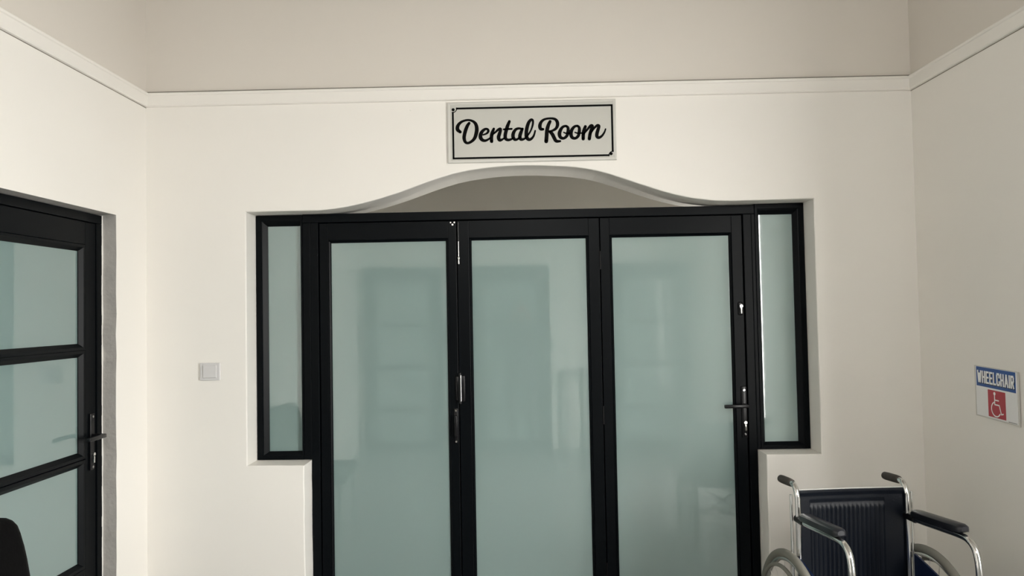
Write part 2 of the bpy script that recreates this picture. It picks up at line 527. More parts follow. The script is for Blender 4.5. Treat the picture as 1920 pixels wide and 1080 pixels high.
part('hinge_edge', b, M['steel'], L2, 'bright steel hinge edge')
b = bmesh.new()
box(b, -0.3835, -0.3625, LY - 0.007, LY, 0.962, 1.150, 0.003)
box(b, -0.3790, -0.3670, LY - 0.024, LY - 0.006, 1.000, 1.022, 0.003)
box(b, -0.3790, -0.3670, LY - 0.024, LY - 0.006, 1.090, 1.112, 0.003)
box(b, -0.3805, -0.3655, LY - 0.032, LY - 0.022, 0.998, 1.114, 0.004, 3)
pull = part('pull_handle', b, M['black2'], L1, 'black pull handle')
for z in (1.139, 0.970):
    b = bmesh.new()
    disc_cyl(b, BACK, -0.373, z, 0.0055, LY - 0.0115, LY - 0.006, 12)
    part('screw', b, M['chrome'], pull)
# lever set on the right leaf
b = bmesh.new()
box(b, 1.190, 1.220, LY - 0.009, LY, 0.965, 1.245, 0.004, 3)
plate = part('lock_plate', b, M['black2'], L3, 'black lock plate')
b = bmesh.new()
tube(b, [(1.2045, LY - 0.008, 1.142), (1.2045, LY - 0.055, 1.142)], 0.0105)
box(b, 1.084, 1.217, LY - 0.064, LY - 0.046, 1.1325, 1.1515, 0.004, 3)
part('lever_handle', b, M['black2'], L3, 'black lever handle')
b = bmesh.new()
disc_cyl(b, BACK, 1.2045, 1.224, 0.0055, LY - 0.0125, LY - 0.008, 12)
disc_cyl(b, BACK, 1.2055, 0.985, 0.0065, LY - 0.0125, LY - 0.008, 12)
part('screw', b, M['chrome'], plate)
def euro(bm, u, v):
    disc_cyl(bm, BACK, u, v + 0.016, 0.0085, LY - 0.020, LY - 0.004, 18)
    box(bm, u - 0.0048, u + 0.0048, LY - 0.020, LY - 0.004, v - 0.026, v + 0.012, 0.0015)
b = bmesh.new()
euro(b, 1.2065, 1.032)
part('lock_cylinder', b, M['chrome'], L3, 'chrome lock cylinder')
b = bmesh.new()
box(b, 1.1875, 1.2115, LY - 0.008, LY, 1.634, 1.706, 0.006, 3)
esc = part('escutcheon', b, M['black2'], L3, 'small black lock plate')
b = bmesh.new()
euro(b, 1.2005, 1.668)
part('lock_cylinder', b, M['chrome'], esc, 'chrome lock cylinder')
for z in (0.25, 1.1, 1.95):
    b = bmesh.new()
    tube(b, [(0.437, LY - 0.002, z - 0.05), (0.437, LY - 0.002, z + 0.05)], 0.004, 8)
    part('hinge_barrel', b, M['black2'], L2)

def sidelight(name, x0, x1, z0, z1, gx0, gx1, gz0, gz1, label):
    w = tag(empty(name, ((x0 + x1) / 2, FY, z0)), label, 'window', 'structure')
    b = bmesh.new()
    rect_loft(b, BACK, (x0, x1, z0, z1), (gx0, gx1, gz0, gz1),
              [(0, FY + 0.07), (0, FY + 0.002), (0.04, FY), (0.46, FY), (0.52, FY + 0.005), (0.58, FY + 0.006), (0.95, FY + 0.022), (1, FY + 0.024), (1, FY + 0.07)])
    child(link('window_frame', b, M['black']), w)
    g = bmesh.new()
    box(g, gx0 - 0.006, gx1 + 0.006, FY + 0.028, FY + 0.036, gz0 - 0.006, gz1 + 0.006)
    g = child(link('glass_pane', g, M['glass']), w)
    g['label'] = 'frosted pale green glass'
sidelight('window_1', -1.4705, -1.2115, 0.8855, 2.233, -1.411, -1.229, 0.928, 2.176, 'narrow frosted sidelight left of the folding doors')
sidelight('window_2', 1.2915, 1.5595, 0.9005, 2.2445, 1.3195, 1.503, 0.937, 2.187, 'narrow frosted sidelight right of the folding doors')

# ------------------------------------------------------------------ glazed doors of the left and rear walls
def glazed_door(name, mp, u_latch, u_hinge, ztop, dep, label, handle=True, plate_sign=False):
    s = 1 if u_hinge > u_latch else -1
    c = mp((u_latch + u_hinge) / 2, 0, dep)
    d = tag(empty(name, c), label, 'door', 'structure')
    lo, hi = min(u_latch, u_hinge), max(u_latch, u_hinge)
    b = bmesh.new()
    # outer frame: head and jambs
    mbox(b, mp, lo + 0.004, hi - 0.004, ztop - 0.047, ztop - 0.004, dep, dep + 0.07, 0.003)
    mbox(b, mp, lo + 0.004, lo + 0.047, 0, ztop - 0.047, dep, dep + 0.07, 0.003)
    mbox(b, mp, hi - 0.047, hi - 0.004, 0, ztop - 0.047, dep, dep + 0.07, 0.003)
    mbox(b, mp, lo + 0.04, hi - 0.04, 0.02, ztop - 0.04, dep + 0.055, dep + 0.07)
    child(link('door_frame', b, M['black']), d)
    # leaf
    b = bmesh.new()
    a0, a1 = lo + 0.050, hi - 0.050
    dl_ = dep + 0.005
    st = 0.085
    bd = 0.034
    gl0, gl1 = a0 + st + bd, a1 - st - bd
    zt = ztop - 0.050
    mbox(b, mp, a0, a0 + st, 0.012, zt, dl_, dl_ + 0.045, 0.0025)
    mbox(b, mp, a1 - st, a1, 0.012, zt, dl_, dl_ + 0.045, 0.0025)
    gt = ztop - 0.192
    mbox(b, mp, a0 + st, a1 - st, gt + bd, zt, dl_, dl_ + 0.045, 0.002)
    mbox(b, mp, a0 + st, a1 - st, 0.012, 0.10 - 0.02, dl_, dl_ + 0.045, 0.002)
    opens = [(1.563, gt), (1.050, 1.498), (0.535, 0.981), (0.10 + 0.014, 0.468)]
    for z0, z1 in opens:
        rect_loft(b, mp, (gl0 - bd, gl1 + bd, z0 - bd + 0.001, z1 + bd - 0.001), (gl0, gl1, z0, z1),
                  [(0, dl_ + 0.04), (0, dl_ + 0.001), (0.06, dl_ - 0.001), (0.45, dl_ - 0.001), (0.96, dl_ + 0.014), (1, dl_ + 0.016), (1, dl_ + 0.04)])
    lf = child(link('door_leaf', b, M['black']), d)
    g = bmesh.new()
    for z0, z1 in opens:
        mbox(g, mp, gl0 - 0.006, gl1 + 0.006, z0 - 0.006, z1 + 0.006, dl_ + 0.018, dl_ + 0.026)
    g = child(link('glass_pane', g, M['glass']), lf) if False else link('glass_pane', g, M['glass'])
    g.parent = lf
    g['label'] = 'frosted pale green glass'
    if handle:
        u = u_latch + s * 0.092
        b = bmesh.new()
        mbox(b, mp, u - 0.016, u + 0.016, 0.955, 1.225, dl_ - 0.010, dl_, 0.004, 3)
        pt = part('lock_plate', b, M['black2'], lf, 'black lock plate')
        b = bmesh.new()
        p0, p1 = Vector(mp(u, 1.118, dl_ - 0.008)), Vector(mp(u, 1.118, dl_ - 0.062))
        tube(b, [p0, p1], 0.0105)
        mbox(b, mp, u - s * 0.012, u + s * 0.125, 1.108, 1.127, dl_ - 0.072, dl_ - 0.054, 0.004, 3)
        part('lever_handle', b, M['black2'], lf, 'black lever handle')
        b = bmesh.new()
        disc_cyl(b, mp, u, 1.210, 0.006, dl_ - 0.0135, dl_ - 0.008, 12)
        disc_cyl(b, mp, u, 0.970, 0.006, dl_ - 0.0135, dl_ - 0.008, 12)
        part('screw', b, M['chrome'], pt)
        b = bmesh.new()
        disc_cyl(b, mp, u, 1.030, 0.009, dl_ - 0.020, dl_ - 0.006, 16)
        mbox(b, mp, u - 0.005, u + 0.005, 0.990, 1.026, dl_ - 0.020, dl_ - 0.006, 0.001)
        part('lock_cylinder', b, M['chrome'], lf, 'chrome lock cylinder')
    return d
glazed_door('door_2', LEFT, DY1, DY0, DZ, DR, 'black door of four frosted panes in the left wall')
b = bmesh.new()
zz = 0.0
rows = []
for k in range(45):
    z = 0.02 + k * (2.17 / 44)
    w = random.uniform(0.0, 0.0055)
    rows.append((z, DY1 - 0.004 - 0.002 - w * 0.6))
for k in range(44):
    mbox(b, LEFT, rows[k][1], DY1 + 0.004, rows[k][0], rows[k + 1][0], DR - 0.002, DR + 0.004)
tag(link('trim_4', b, M['sealant']), 'ragged white sealant line between grey plaster and the left door frame', 'sealant', 'structure')
for i, (a, c) in enumerate(((-1.93, -0.97), (-0.62, 0.34), (1.06, 2.02))):
    glazed_door('door_%d' % (i + 3), lambda u, v, d: (u, YR + 0.0 - d, v), c, a, 2.235, -0.075,
                ('black frosted door nearest the left wall on the wall behind the camera',
                 'middle black frosted door on the wall behind the camera',
                 'black frosted door nearest the right wall on the wall behind the camera')[i], handle=False)
# ------------------------------------------------------------------ sign over the arch
LETTERS = [
    [(-0.3119,2.6421,0.0133), (-0.3251,2.6536,0.0166), (-0.326,2.6693,0.0159), (-0.3168,2.6859,0.0133), (-0.2987,2.699,0.0106), (-0.2718,2.7052,0.0093), (-0.2474,2.7001,0.0106), (-0.2298,2.6851,0.0144), (-0.2231,2.6603,0.0168), (-0.2262,2.6334,0.0168), (-0.2356,2.6067,0.0146), (-0.2515,2.5903,0.0124), (-0.2717,2.5811,0.011), (-0.286,2.5881,0.0133), (-0.2917,2.608,0.0155), (-0.2887,2.6303,0.0159), (-0.2816,2.6549,0.0159), (-0.2723,2.676,0.0146), (-0.2636,2.6881,0.0122)],
    [(-0.1896,2.6237,0.0071), (-0.1705,2.6311,0.0088), (-0.1619,2.6421,0.011), (-0.1646,2.6523,0.0106), (-0.1768,2.6548,0.0106), (-0.1926,2.6439,0.0144), (-0.2029,2.6262,0.0168), (-0.2032,2.6083,0.0168), (-0.1934,2.5957,0.0146), (-0.1779,2.5925,0.0115), (-0.1599,2.6006,0.0088), (-0.1498,2.6093,0.0066)],
    [(-0.1322,2.6549,0.011), (-0.1404,2.6338,0.0155), (-0.1453,2.6115,0.0159), (-0.145,2.5873,0.0146)],
    [(-0.1429,2.6204,0.0066), (-0.1237,2.6368,0.0088), (-0.1101,2.6488,0.011), (-0.0977,2.6542,0.0124), (-0.0968,2.644,0.0137), (-0.1027,2.6262,0.0159), (-0.1075,2.6084,0.0164), (-0.1022,2.5937,0.0146), (-0.0888,2.5963,0.0102), (-0.0752,2.6055,0.0066)],
    [(-0.048,2.6928,0.0122), (-0.0585,2.6679,0.0155), (-0.0668,2.6411,0.0159), (-0.0716,2.6188,0.0159), (-0.0697,2.6009,0.0146), (-0.0576,2.5934,0.0122), (-0.042,2.5962,0.0099), (-0.0285,2.6044,0.0066)],
    [(-0.0793,2.6508,0.008), (-0.0365,2.6526,0.0088)],
    [(0.0213,2.6493,0.0097), (0.0036,2.6542,0.0102), (-0.0143,2.649,0.0124), (-0.0269,2.6313,0.0155), (-0.0302,2.6112,0.0159), (-0.022,2.5958,0.0133), (-0.0086,2.5955,0.0102), (0.0072,2.6081,0.0075)],
    [(0.0213,2.6515,0.011), (0.012,2.6304,0.0155), (0.0065,2.6104,0.0159), (0.0114,2.5955,0.0137), (0.027,2.596,0.0099), (0.0394,2.6052,0.0066)],
    [(0.0371,2.603,0.0066), (0.0542,2.6228,0.0077), (0.068,2.6471,0.008), (0.0767,2.6738,0.0093), (0.0774,2.694,0.0102), (0.069,2.6998,0.0115), (0.0554,2.6855,0.0146), (0.046,2.6588,0.0159), (0.0414,2.6298,0.0164), (0.0432,2.6051,0.0164), (0.0536,2.5932,0.0137), (0.067,2.5967,0.0115), (0.0807,2.6132,0.0093), (0.089,2.6395,0.0075)],
    [(0.1314,2.6469,0.011), (0.1181,2.6494,0.0146), (0.1146,2.6663,0.0159), (0.1222,2.6863,0.0133), (0.1402,2.7,0.0102), (0.167,2.7044,0.0093), (0.1936,2.7008,0.0115), (0.2067,2.6867,0.0146), (0.2085,2.6664,0.015), (0.1992,2.6487,0.0124), (0.1812,2.6384,0.0102), (0.1634,2.6338,0.0093)],
    [(0.1693,2.6879,0.0133), (0.1596,2.6675,0.0159), (0.1524,2.6408,0.0172), (0.1495,2.6095,0.0172), (0.1467,2.5816,0.0172)],
    [(0.1656,2.6338,0.011), (0.1787,2.6212,0.0159), (0.1893,2.5997,0.0159), (0.2001,2.582,0.0146), (0.2212,2.5806,0.0093)],
    [(0.2551,2.6614,0.0102), (0.2394,2.6586,0.0115), (0.2258,2.6436,0.0146), (0.2182,2.6214,0.0164), (0.2227,2.6023,0.0146), (0.2392,2.5959,0.0124), (0.2561,2.6071,0.0133), (0.2637,2.6294,0.0146), (0.2642,2.6518,0.0128), (0.2551,2.6614,0.0102)],
    [(0.241,2.6276,0.0057), (0.2542,2.6224,0.0066), (0.2742,2.6229,0.0066)],
    [(0.3161,2.6607,0.0102), (0.3005,2.6581,0.0115), (0.2858,2.6423,0.0146), (0.2791,2.6201,0.0164), (0.2849,2.6002,0.0146), (0.301,2.5945,0.0124), (0.3172,2.6058,0.0133), (0.3237,2.628,0.0146), (0.3241,2.6504,0.0128), (0.3161,2.6607,0.0102)],
    [(0.301,2.6263,0.0057), (0.3164,2.6215,0.0066), (0.3386,2.6219,0.0066)],
    [(0.3571,2.6564,0.0133), (0.3489,2.6342,0.0159), (0.3451,2.6141,0.0159), (0.3442,2.5907,0.0146)],
    [(0.3451,2.6141,0.0075), (0.3656,2.6383,0.0093), (0.385,2.6598,0.0124), (0.3945,2.6574,0.0137), (0.3873,2.6356,0.0146), (0.3806,2.6134,0.015), (0.3768,2.59,0.0146)],
    [(0.3806,2.6134,0.0075), (0.4035,2.6464,0.0093), (0.4205,2.6606,0.0124), (0.4293,2.6566,0.0137), (0.4238,2.637,0.015), (0.418,2.617,0.0155), (0.4181,2.6014,0.0146), (0.4286,2.5953,0.0124), (0.4448,2.6052,0.0102), (0.4581,2.624,0.008), (0.4644,2.6406,0.0066)],
]
sg = tag(empty('door_sign', (0.07, -0.006, 2.64)), 'silver sign with black script lettering above the arch', 'sign')
b = bmesh.new()
x0, x1, z0, z1 = -0.381, 0.521, 2.4745, 2.8035
rect_loft(b, BACK, (x0, x1, z0, z1), (x0 + 0.016, x1 - 0.016, z0 + 0.016, z1 - 0.016),
          [(0, 0.0), (0, -0.009), (0.25, -0.0125), (0.75, -0.0125), (1, -0.0105), (1, 0.0)])
rim = child(link('sign_rim', b, M['signrim']), sg)
b = bmesh.new()
box(b, x0 + 0.014, x1 - 0.014, -0.0108, -0.0005, z0 + 0.014, z1 - 0.014)
face = child(link('sign_panel', b, M['sign']), sg)
b = bmesh.new()
SD0, SD1 = -0.0106, -0.0116
bl, br, bt, bb = -0.350, 0.500, 2.7685, 2.500
w = 0.0100
nt_ = 0.022
for (ax, az, cx, cz) in ((bl, bb, bl, bt - nt_), (bl + nt_, bt, br, bt), (br, bt, br, bb + nt_), (bl, bb, br - nt_, bb)):
    if ax == cx: box(b, ax - w / 2, ax + w / 2, SD1, SD0, min(az, cz) - w / 2, max(az, cz) + w / 2)
    else: box(b, min(ax, cx) - w / 2, max(ax, cx) + w / 2, SD1, SD0, az - w / 2, az + w / 2)
arc = [(bl + 0.002 + 0.021 * math.sin(t), bt - 0.002 - 0.021 * math.cos(t), 0.004) for t in [k * PI / 16 for k in range(0, 9)]]
stroke(b, BACK, [(bl - 0.004 + 0.026 * math.cos(-t), bt + 0.004 + 0.026 * math.sin(-t), 0.0045) for t in [PI / 2 * k / 6 for k in range(7)]], SD0, SD1)
stroke(b, BACK, [(br + 0.004 - 0.026 * math.cos(t), bb - 0.004 + 0.026 * math.sin(t), 0.0045) for t in [PI / 2 * k / 6 for k in range(7)]], SD0, SD1)
disc_cyl(b, BACK, bl + 0.002, bt - 0.006, 0.0085, SD0, SD1)
disc_cyl(b, BACK, br - 0.009, bb + 0.008, 0.0085, SD0, SD1)
child(link('border_line', b, M['ink']), sg)['label'] = 'thin black border with two notched corners'
b = bmesh.new()
for st in LETTERS:
    stroke(b, BACK, [(u, v, w_ * 1.22) for u, v, w_ in st], -0.0106, -0.0118, 6)
child(link('script_lettering', b, M['ink']), sg)['label'] = 'black script words Dental Room'

# small fixtures of the back wall
sw = tag(empty('light_switch', (-1.6665, 0, 1.387)), 'square white light switch on the wall left of the sidelight', 'switch')
b = bmesh.new()
box(b, -1.7205, -1.6125, -0.011, 0.0, 1.340, 1.434, 0.004, 3)
child(link('switch_plate', b, M['plastic']), sw)
b = bmesh.new()
box(b, -1.703, -1.630, -0.0165, -0.009, 1.353, 1.421, 0.003, 2)
child(link('rocker', b, M['plastic']), sw)
b = bmesh.new()
tube(b, [(-0.577, 0.0, 2.768), (-0.577, -0.008, 2.768), (-0.577, -0.0105, 2.768)], [0.003, 0.003, 0.001])
tube(b, [(-0.577, -0.007, 2.768), (-0.577, -0.0085, 2.768)], [0.006, 0.0055])
tag(link('nail', b, M['rail']), 'tiny painted-over nail in the wall left of the sign', 'nail')

# ------------------------------------------------------------------ wheelchair notice on the right wall
NY, NZ, NW, NH = -0.462, 1.158, 0.308, 0.232
def NM(u, v, d):     # u runs along the wall towards the camera, the far corner lifts slightly
    lift = 0.004 * (u / NW) ** 2
    return (XR - 0.001 - d - lift, NY - u, NZ + v - 0.008 * (u / NW) + 0.0)
no = tag(empty('wheelchair_notice', (XR, NY - NW / 2, NZ + NH / 2)), 'laminated notice with blue heading and red wheelchair symbol on the right wall', 'notice')
def nbox(b, u0, u1, v0, v1, d0, d1):
    n = 6
    for k in range(n):
        a, c = u0 + (u1 - u0) * k / n, u0 + (u1 - u0) * (k + 1) / n
        poly_prism(b, NM, [(a, v0), (c, v0), (c, v1), (a, v1)], d0, d1)
b = bmesh.new(); nbox(b, 0, NW, 0, NH, 0, 0.0012)
child(link('sleeve', b, M['sleeve']), no)['label'] = 'clear plastic sleeve edge'
b = bmesh.new(); nbox(b, 0.009, NW - 0.012, 0.006, NH - 0.003, 0.0012, 0.0018)
child(link('paper_sheet', b, M['paper']), no)
b = bmesh.new(); nbox(b, 0.014, NW - 0.020, 0.140, 0.228, 0.0018, 0.0022)
child(link('heading_band', b, M['blue']), no)['label'] = 'blue heading band'
b = bmesh.new(); nbox(b, 0.094, 0.216, 0.012, 0.132, 0.0018, 0.0022)
child(link('red_panel', b, M['red']), no)['label'] = 'red square'
GL = {'W': (1.35, [[(0, 1), (.25, 0), (.5, .75), (.75, 0), (1, 1)]]), 'H': (1, [[(0, 0), (0, 1)], [(1, 0), (1, 1)], [(0, .5), (1, .5)]]),
      'E': (.85, [[(1, 0), (0, 0), (0, 1), (1, 1)], [(0, .5), (.85, .5)]]), 'L': (.8, [[(0, 1), (0, 0), (1, 0)]]),
      'C': (.95, [[(1, .72), (1, .88), (.8, 1), (.2, 1), (0, .85), (0, .15), (.2, 0), (.8, 0), (1, .12), (1, .28)]]),
      'A': (1.1, [[(0, 0), (.5, 1), (1, 0)], [(.2, .3), (.8, .3)]]), 'I': (.001, [[(0, 0), (0, 1)]]),
      'R': (.95, [[(0, 0), (0, 1), (.8, 1), (1, .88), (1, .6), (.8, .48), (0, .48)], [(.5, .48), (1, 0)]])}
def lettering(b, word, u0, u1, v0, v1, pen, d0, d1):
    h = v1 - v0 - pen
    base, gap = 1.0, 0.72
    tot = sum(GL[c][0] for c in word) + gap * (len(word) - 1)
    k = (u1 - u0 - pen) / tot
    u = u0 + pen / 2
    for c in word:
        wd, ss = GL[c]
        for s_ in ss:
            pts = [(u + p[0] * wd * k, v0 + pen / 2 + p[1] * h) for p in s_]
            for a, c2 in zip(pts, pts[1:]):
                e = Vector((c2[0] - a[0], c2[1] - a[1])).normalized() * (pen * 0.5)
                stroke(b, NM, [(a[0] - e.x, a[1] - e.y, pen), (c2[0] + e.x, c2[1] + e.y, pen)], d0, d1, caps=False)
        u += (wd + gap) * k
b = bmesh.new()
lettering(b, 'WHEELCHAIR', 0.026, NW - 0.025, 0.152, 0.208, 0.0088, 0.0022, 0.0025)
child(link('lettering_shadow', b, M['navy_ink']), no)['label'] = 'dark drop shadow of the heading letters'
b = bmesh.new()
lettering(b, 'WHEELCHAIR', 0.022, NW - 0.029, 0.156, 0.212, 0.0084, 0.0025, 0.0029)
child(link('heading_lettering', b, M['white_ink']), no)['label'] = 'white word WHEELCHAIR'
b = bmesh.new()
disc_cyl(b, NM, 0.141, 0.118, 0.0075, 0.0022, 0.0026, 16)
pw = 0.0055
for pts in ([(0.141, 0.110), (0.141, 0.070)], [(0.141, 0.070), (0.172, 0.070)], [(0.172, 0.070), (0.185, 0.032)], [(0.185, 0.032), (0.198, 0.036)], [(0.141, 0.090), (0.168, 0.090)]):
    stroke(b, NM, [(pts[0][0], pts[0][1], pw), (pts[1][0], pts[1][1], pw)], 0.0022, 0.0026)
stroke(b, NM, [(0.149 + 0.032 * math.cos(t), 0.050 + 0.032 * math.sin(t), pw) for t in [math.radians(110 + 24 * k) for k in range(10)]], 0.0022, 0.0026)
child(link('wheelchair_symbol', b, M['white_ink']), no)['label'] = 'white wheelchair symbol'
b = bmesh.new(); nbox(b, 0.232, 0.290, 0.0085, 0.0105, 0.0018, 0.0022)
child(link('footer_line', b, M['ink']), no)['label'] = 'tiny dark line of small print'

# ------------------------------------------------------------------ wheelchair
def arcpts(c, r, a0, a1, n, plane='yz'):
    out = []
    for k in range(n + 1):
        a = a0 + (a1 - a0) * k / n
        out.append((c[0], c[1] + r * math.cos(a), c[2] + r * math.sin(a)))
    return out
wc = tag(empty('wheelchair', (1.378, -0.768, 0.0), math.radians(3.5)),
         'folding wheelchair with chrome frame and dark blue vinyl back in the right corner', 'wheelchair')
HW = 0.236
def wpart(name, b, m, label=None, parent=None, smooth=True):
    o = link(name, b, m, smooth=smooth)
    o.parent = parent or wc
    if label: o['label'] = label
    return o
for s in (-1, 1):
    x = s * HW
    b = bmesh.new()
    post = [(x, 0.0, 0.10), (x, 0.0, 0.45), (x, 0.0, 0.84), (x, 0.003, 0.872), (x, 0.013, 0.899), (x, 0.028, 0.916), (x, 0.050, 0.922), (x, 0.085, 0.921)]
    tube(b, catmull(post, 5), 0.0115, 14)
    tube(b, [(x + s * 0.024, 0.012, z) for z in (0.10, 0.885)], 0.006, 10)
    wpart('back_post', b, M['chrome'], 'chrome back post')
    b = bmesh.new()
    gp = [(x, 0.056, 0.922), (x, 0.060, 0.922), (x, 0.085, 0.921), (x, 0.150, 0.917), (x, 0.168, 0.916), (x, 0.172, 0.9158)]
    tube(b, gp, [0.013, 0.0165, 0.0175, 0.0175, 0.0165, 0.012], 16)
    wpart('push_grip', b, M['grip'], 'grey brown rubber push grip')
    # arm tube, curving down at the front
    b = bmesh.new()
    at = [(x, -0.005, 0.782), (x, -0.10, 0.787), (x, -0.22, 0.796), (x, -0.335, 0.804), (x, -0.385, 0.800), (x, -0.417, 0.779), (x, -0.432, 0.742), (x, -0.438, 0.69), (x, -0.442, 0.60), (x, -0.446, 0.47), (x, -0.446, 0.36)]
    tube(b, catmull(at, 6), 0.0125, 14)
    wpart('arm_tube', b, M['chrome'], 'chrome arm tube')
    b = bmesh.new()
    tube(b, [(x, 0.014, 0.784), (x, -0.055, 0.784)], 0.016, 14)
    wpart('arm_socket', b, M['black2'], 'black arm socket')
    b = bmesh.new()
    # padded rest following the tube
    secs = []
    prof = [(-0.024, 0.0), (-0.026, 0.010), (-0.024, 0.022), (-0.014, 0.030), (0.0, 0.032), (0.014, 0.030), (0.024, 0.022), (0.026, 0.010), (0.024, 0.0), (0.0, -0.004)]
    ys = [-0.046, -0.052, -0.07, -0.16, -0.26, -0.345, -0.358, -0.365]
    sc = [0.45, 0.8, 1, 1, 1, 1, 0.82, 0.5]
    for yy, q in zip(ys, sc):
        zz = 0.790 + (-yy - 0.05) * 0.082 + 0.005
        secs.append([b.verts.new((x + px * q, yy, zz + 0.014 + (pz - 0.014) * q)) for px, pz in prof])
    for A, B in zip(secs, secs[1:]):
        for k in range(len(prof)):
            b.faces.new((A[k], A[(k + 1) % len(prof)], B[(k + 1) % len(prof)], B[k]))
    b.faces.new(secs[0]); b.faces.new(secs[-1])
    wpart('arm_pad', b, M['pad'], 'dark padded armrest')
    # fabric skirt guard between post and front tube, its top edge curved over the wheel
    b = bmesh.new()
    gx = x + s * 0.012
    pts = [(-0.02, 0.49), (-0.02, 0.632)] + [(-0.02 - 0.42 * t, 0.632 - 0.105 * t ** 1.4 - 0.012 * math.sin(PI * t)) for t in [k / 10 for k in range(1, 11)]] + [(-0.44, 0.46)]
    for k in range(1, 1): pass
    poly_prism(b, lambda u, v, d: (gx + d, u, v), pts, -0.004, 0.004)
    wpart('skirt_guard', b, M['navy'], 'navy blue side guard', smooth=False)
    # rails
    b = bmesh.new()
    tube(b, [(x, 0.0, 0.47), (x, -0.44, 0.485), (x, -0.50, 0.47), (x, -0.53, 0.42), (x, -0.60, 0.16)], 0.011, 12)
    tube(b, [(x, 0.0, 0.17), (x, -0.50, 0.17), (x, -0.52, 0.20), (x, -0.52, 0.40)], 0.011, 12)
    wpart('side_rail', b, M['chrome'], 'chrome side rail')
    # footrest plate
    b = bmesh.new()
    box(b, min(x - s * 0.01, x - s * 0.19), max(x - s * 0.01, x - s * 0.19), -0.72, -0.58, 0.125, 0.14, 0.005)
    wpart('footplate', b, M['black2'], 'black footplate')
    # big wheel
    wx = x + (0.086 if s > 0 else -0.040)
    hy, hz, wr = -0.005, 0.326, 0.308
    hub = bmesh.new()
    tube(hub, [(wx - 0.03, hy, hz), (wx - 0.028, hy, hz), (wx + 0.028, hy, hz), (wx + 0.03, hy, hz)], [0.01, 0.024, 0.024, 0.01], 18)
    tube(hub, [(x, hy, hz), (wx, hy, hz)], 0.008, 10)
    tube(hub, [(x, hy, hz), (x, 0, hz)], 0.012, 10)
    wh = wpart('wheel', hub, M['steel'], 'large spoked rear wheel')
    b = bmesh.new()
    tube(b, [(wx, hy + wr * math.cos(a), hz + wr * math.sin(a)) for a in [2 * PI * k / 72 for k in range(72)]], 0.0175, 14, closed=True)
    wpart('tyre', b, M['rubber_grey'], 'grey rubber tyre', wh)
    b = bmesh.new()
    rr = wr - 0.022
    tube(b, [(wx, hy + rr * math.cos(a), hz + rr * math.sin(a)) for a in [2 * PI * k / 72 for k in range(72)]], 0.009, 10, closed=True)
    wpart('rim', b, M['steel'], 'metal wheel rim', wh)
    b = bmesh.new()
    rr = wr - 0.045
    hx = wx + s * 0.034
    tube(b, [(hx, hy + rr * math.cos(a), hz + rr * math.sin(a)) for a in [2 * PI * k / 72 for k in range(72)]], 0.0085, 10, closed=True)
    for k in range(6):
        a = 2 * PI * k / 6 + 0.2
        tube(b, [(hx, hy + rr * math.cos(a), hz + rr * math.sin(a)), (wx, hy + (wr - 0.02) * math.cos(a), hz + (wr - 0.02) * math.sin(a))], 0.004, 8)
    wpart('push_rim', b, M['rubber_grey'], 'grey push rim', wh)
    b = bmesh.new()
    for k in range(28):
        a = 2 * PI * k / 28
        e = a + (0.5 if k % 2 else -0.5)
        sx = 0.02 if k % 4 < 2 else -0.02
        tube(b, [(wx + sx, hy + 0.022 * math.cos(e), hz + 0.022 * math.sin(e)), (wx, hy + (wr - 0.024) * math.cos(a), hz + (wr - 0.024) * math.sin(a))], 0.0014, 6)
    wpart('spokes', b, M['steel'], 'thin wire spokes', wh)
    # front caster
    cx_, cy_, cr = x + s * 0.01, -0.47, 0.088
    b = bmesh.new()
    tube(b, [(cx_, cy_ + cr * math.cos(a), 0.1 + cr * math.sin(a)) for a in [2 * PI * k / 40 for k in range(40)]], 0.012, 12, closed=True)
    tube(b, [(cx_ - 0.012, cy_, 0.1), (cx_ + 0.012, cy_, 0.1)], cr * 0.92, 28)
    ca = wpart('caster', b, M['rubber_grey'], 'small grey front caster')
    b = bmesh.new()
    tube(b, [(cx_ - 0.024, cy_, 0.1), (cx_ - 0.024, cy_ + 0.0, 0.2), (cx_ - 0.012, cy_ + 0.03, 0.205), (cx_, -0.44, 0.21), (x, -0.44, 0.3), (x, -0.44, 0.48)], 0.008, 10)
    tube(b, [(cx_ + 0.024, cy_, 0.1), (cx_ + 0.024, cy_, 0.2), (cx_, -0.44, 0.21)], 0.007, 10)
    tube(b, [(cx_ - 0.026, cy_, 0.1), (cx_ + 0.026, cy_, 0.1)], 0.006, 10)
    wpart('caster_fork', b, M['chrome'], 'chrome caster fork', ca)
# sling back with a stitched ribbed pocket
b = bmesh.new()
NX, NZ_ = 200, 60
bz0, bz1 = 0.47, 0.900
def backy(u, v):          # u, v in 0..1
    x = -HW + 2 * HW * u
    z = bz0 + (bz1 - bz0) * v
    y = 0.0115 + 0.020 * math.sin(PI * u) * (0.45 + 0.55 * (1 - v))
    y -= 0.012 if False else 0.0
    px0, px1, pz1 = -0.178, 0.145, 0.832
    if px0 < x < px1 and z < pz1:
        k = (x - px0) / 0.019
        y -= 0.0028 * abs(math.sin(PI * k)) ** 0.5 * min(1.0, (pz1 - z) / 0.006)
    if abs(z - 0.846) < 0.004 and px0 < x < px1: y += 0.002
    if v > 0.965: y -= 0.003
    return (x, y, z)
grid = [[b.verts.new(backy(i / NX, j / NZ_)) for i in range(NX + 1)] for j in range(NZ_ + 1)]
gridb = [[b.verts.new((g.co.x, g.co.y + 0.006, g.co.z)) for g in row] for row in grid]
for j in range(NZ_):
    for i in range(NX):
        b.faces.new((grid[j][i], grid[j][i + 1], grid[j + 1][i + 1], grid[j + 1][i]))
        b.faces.new((gridb[j][i], gridb[j + 1][i], gridb[j + 1][i + 1], gridb[j][i + 1]))
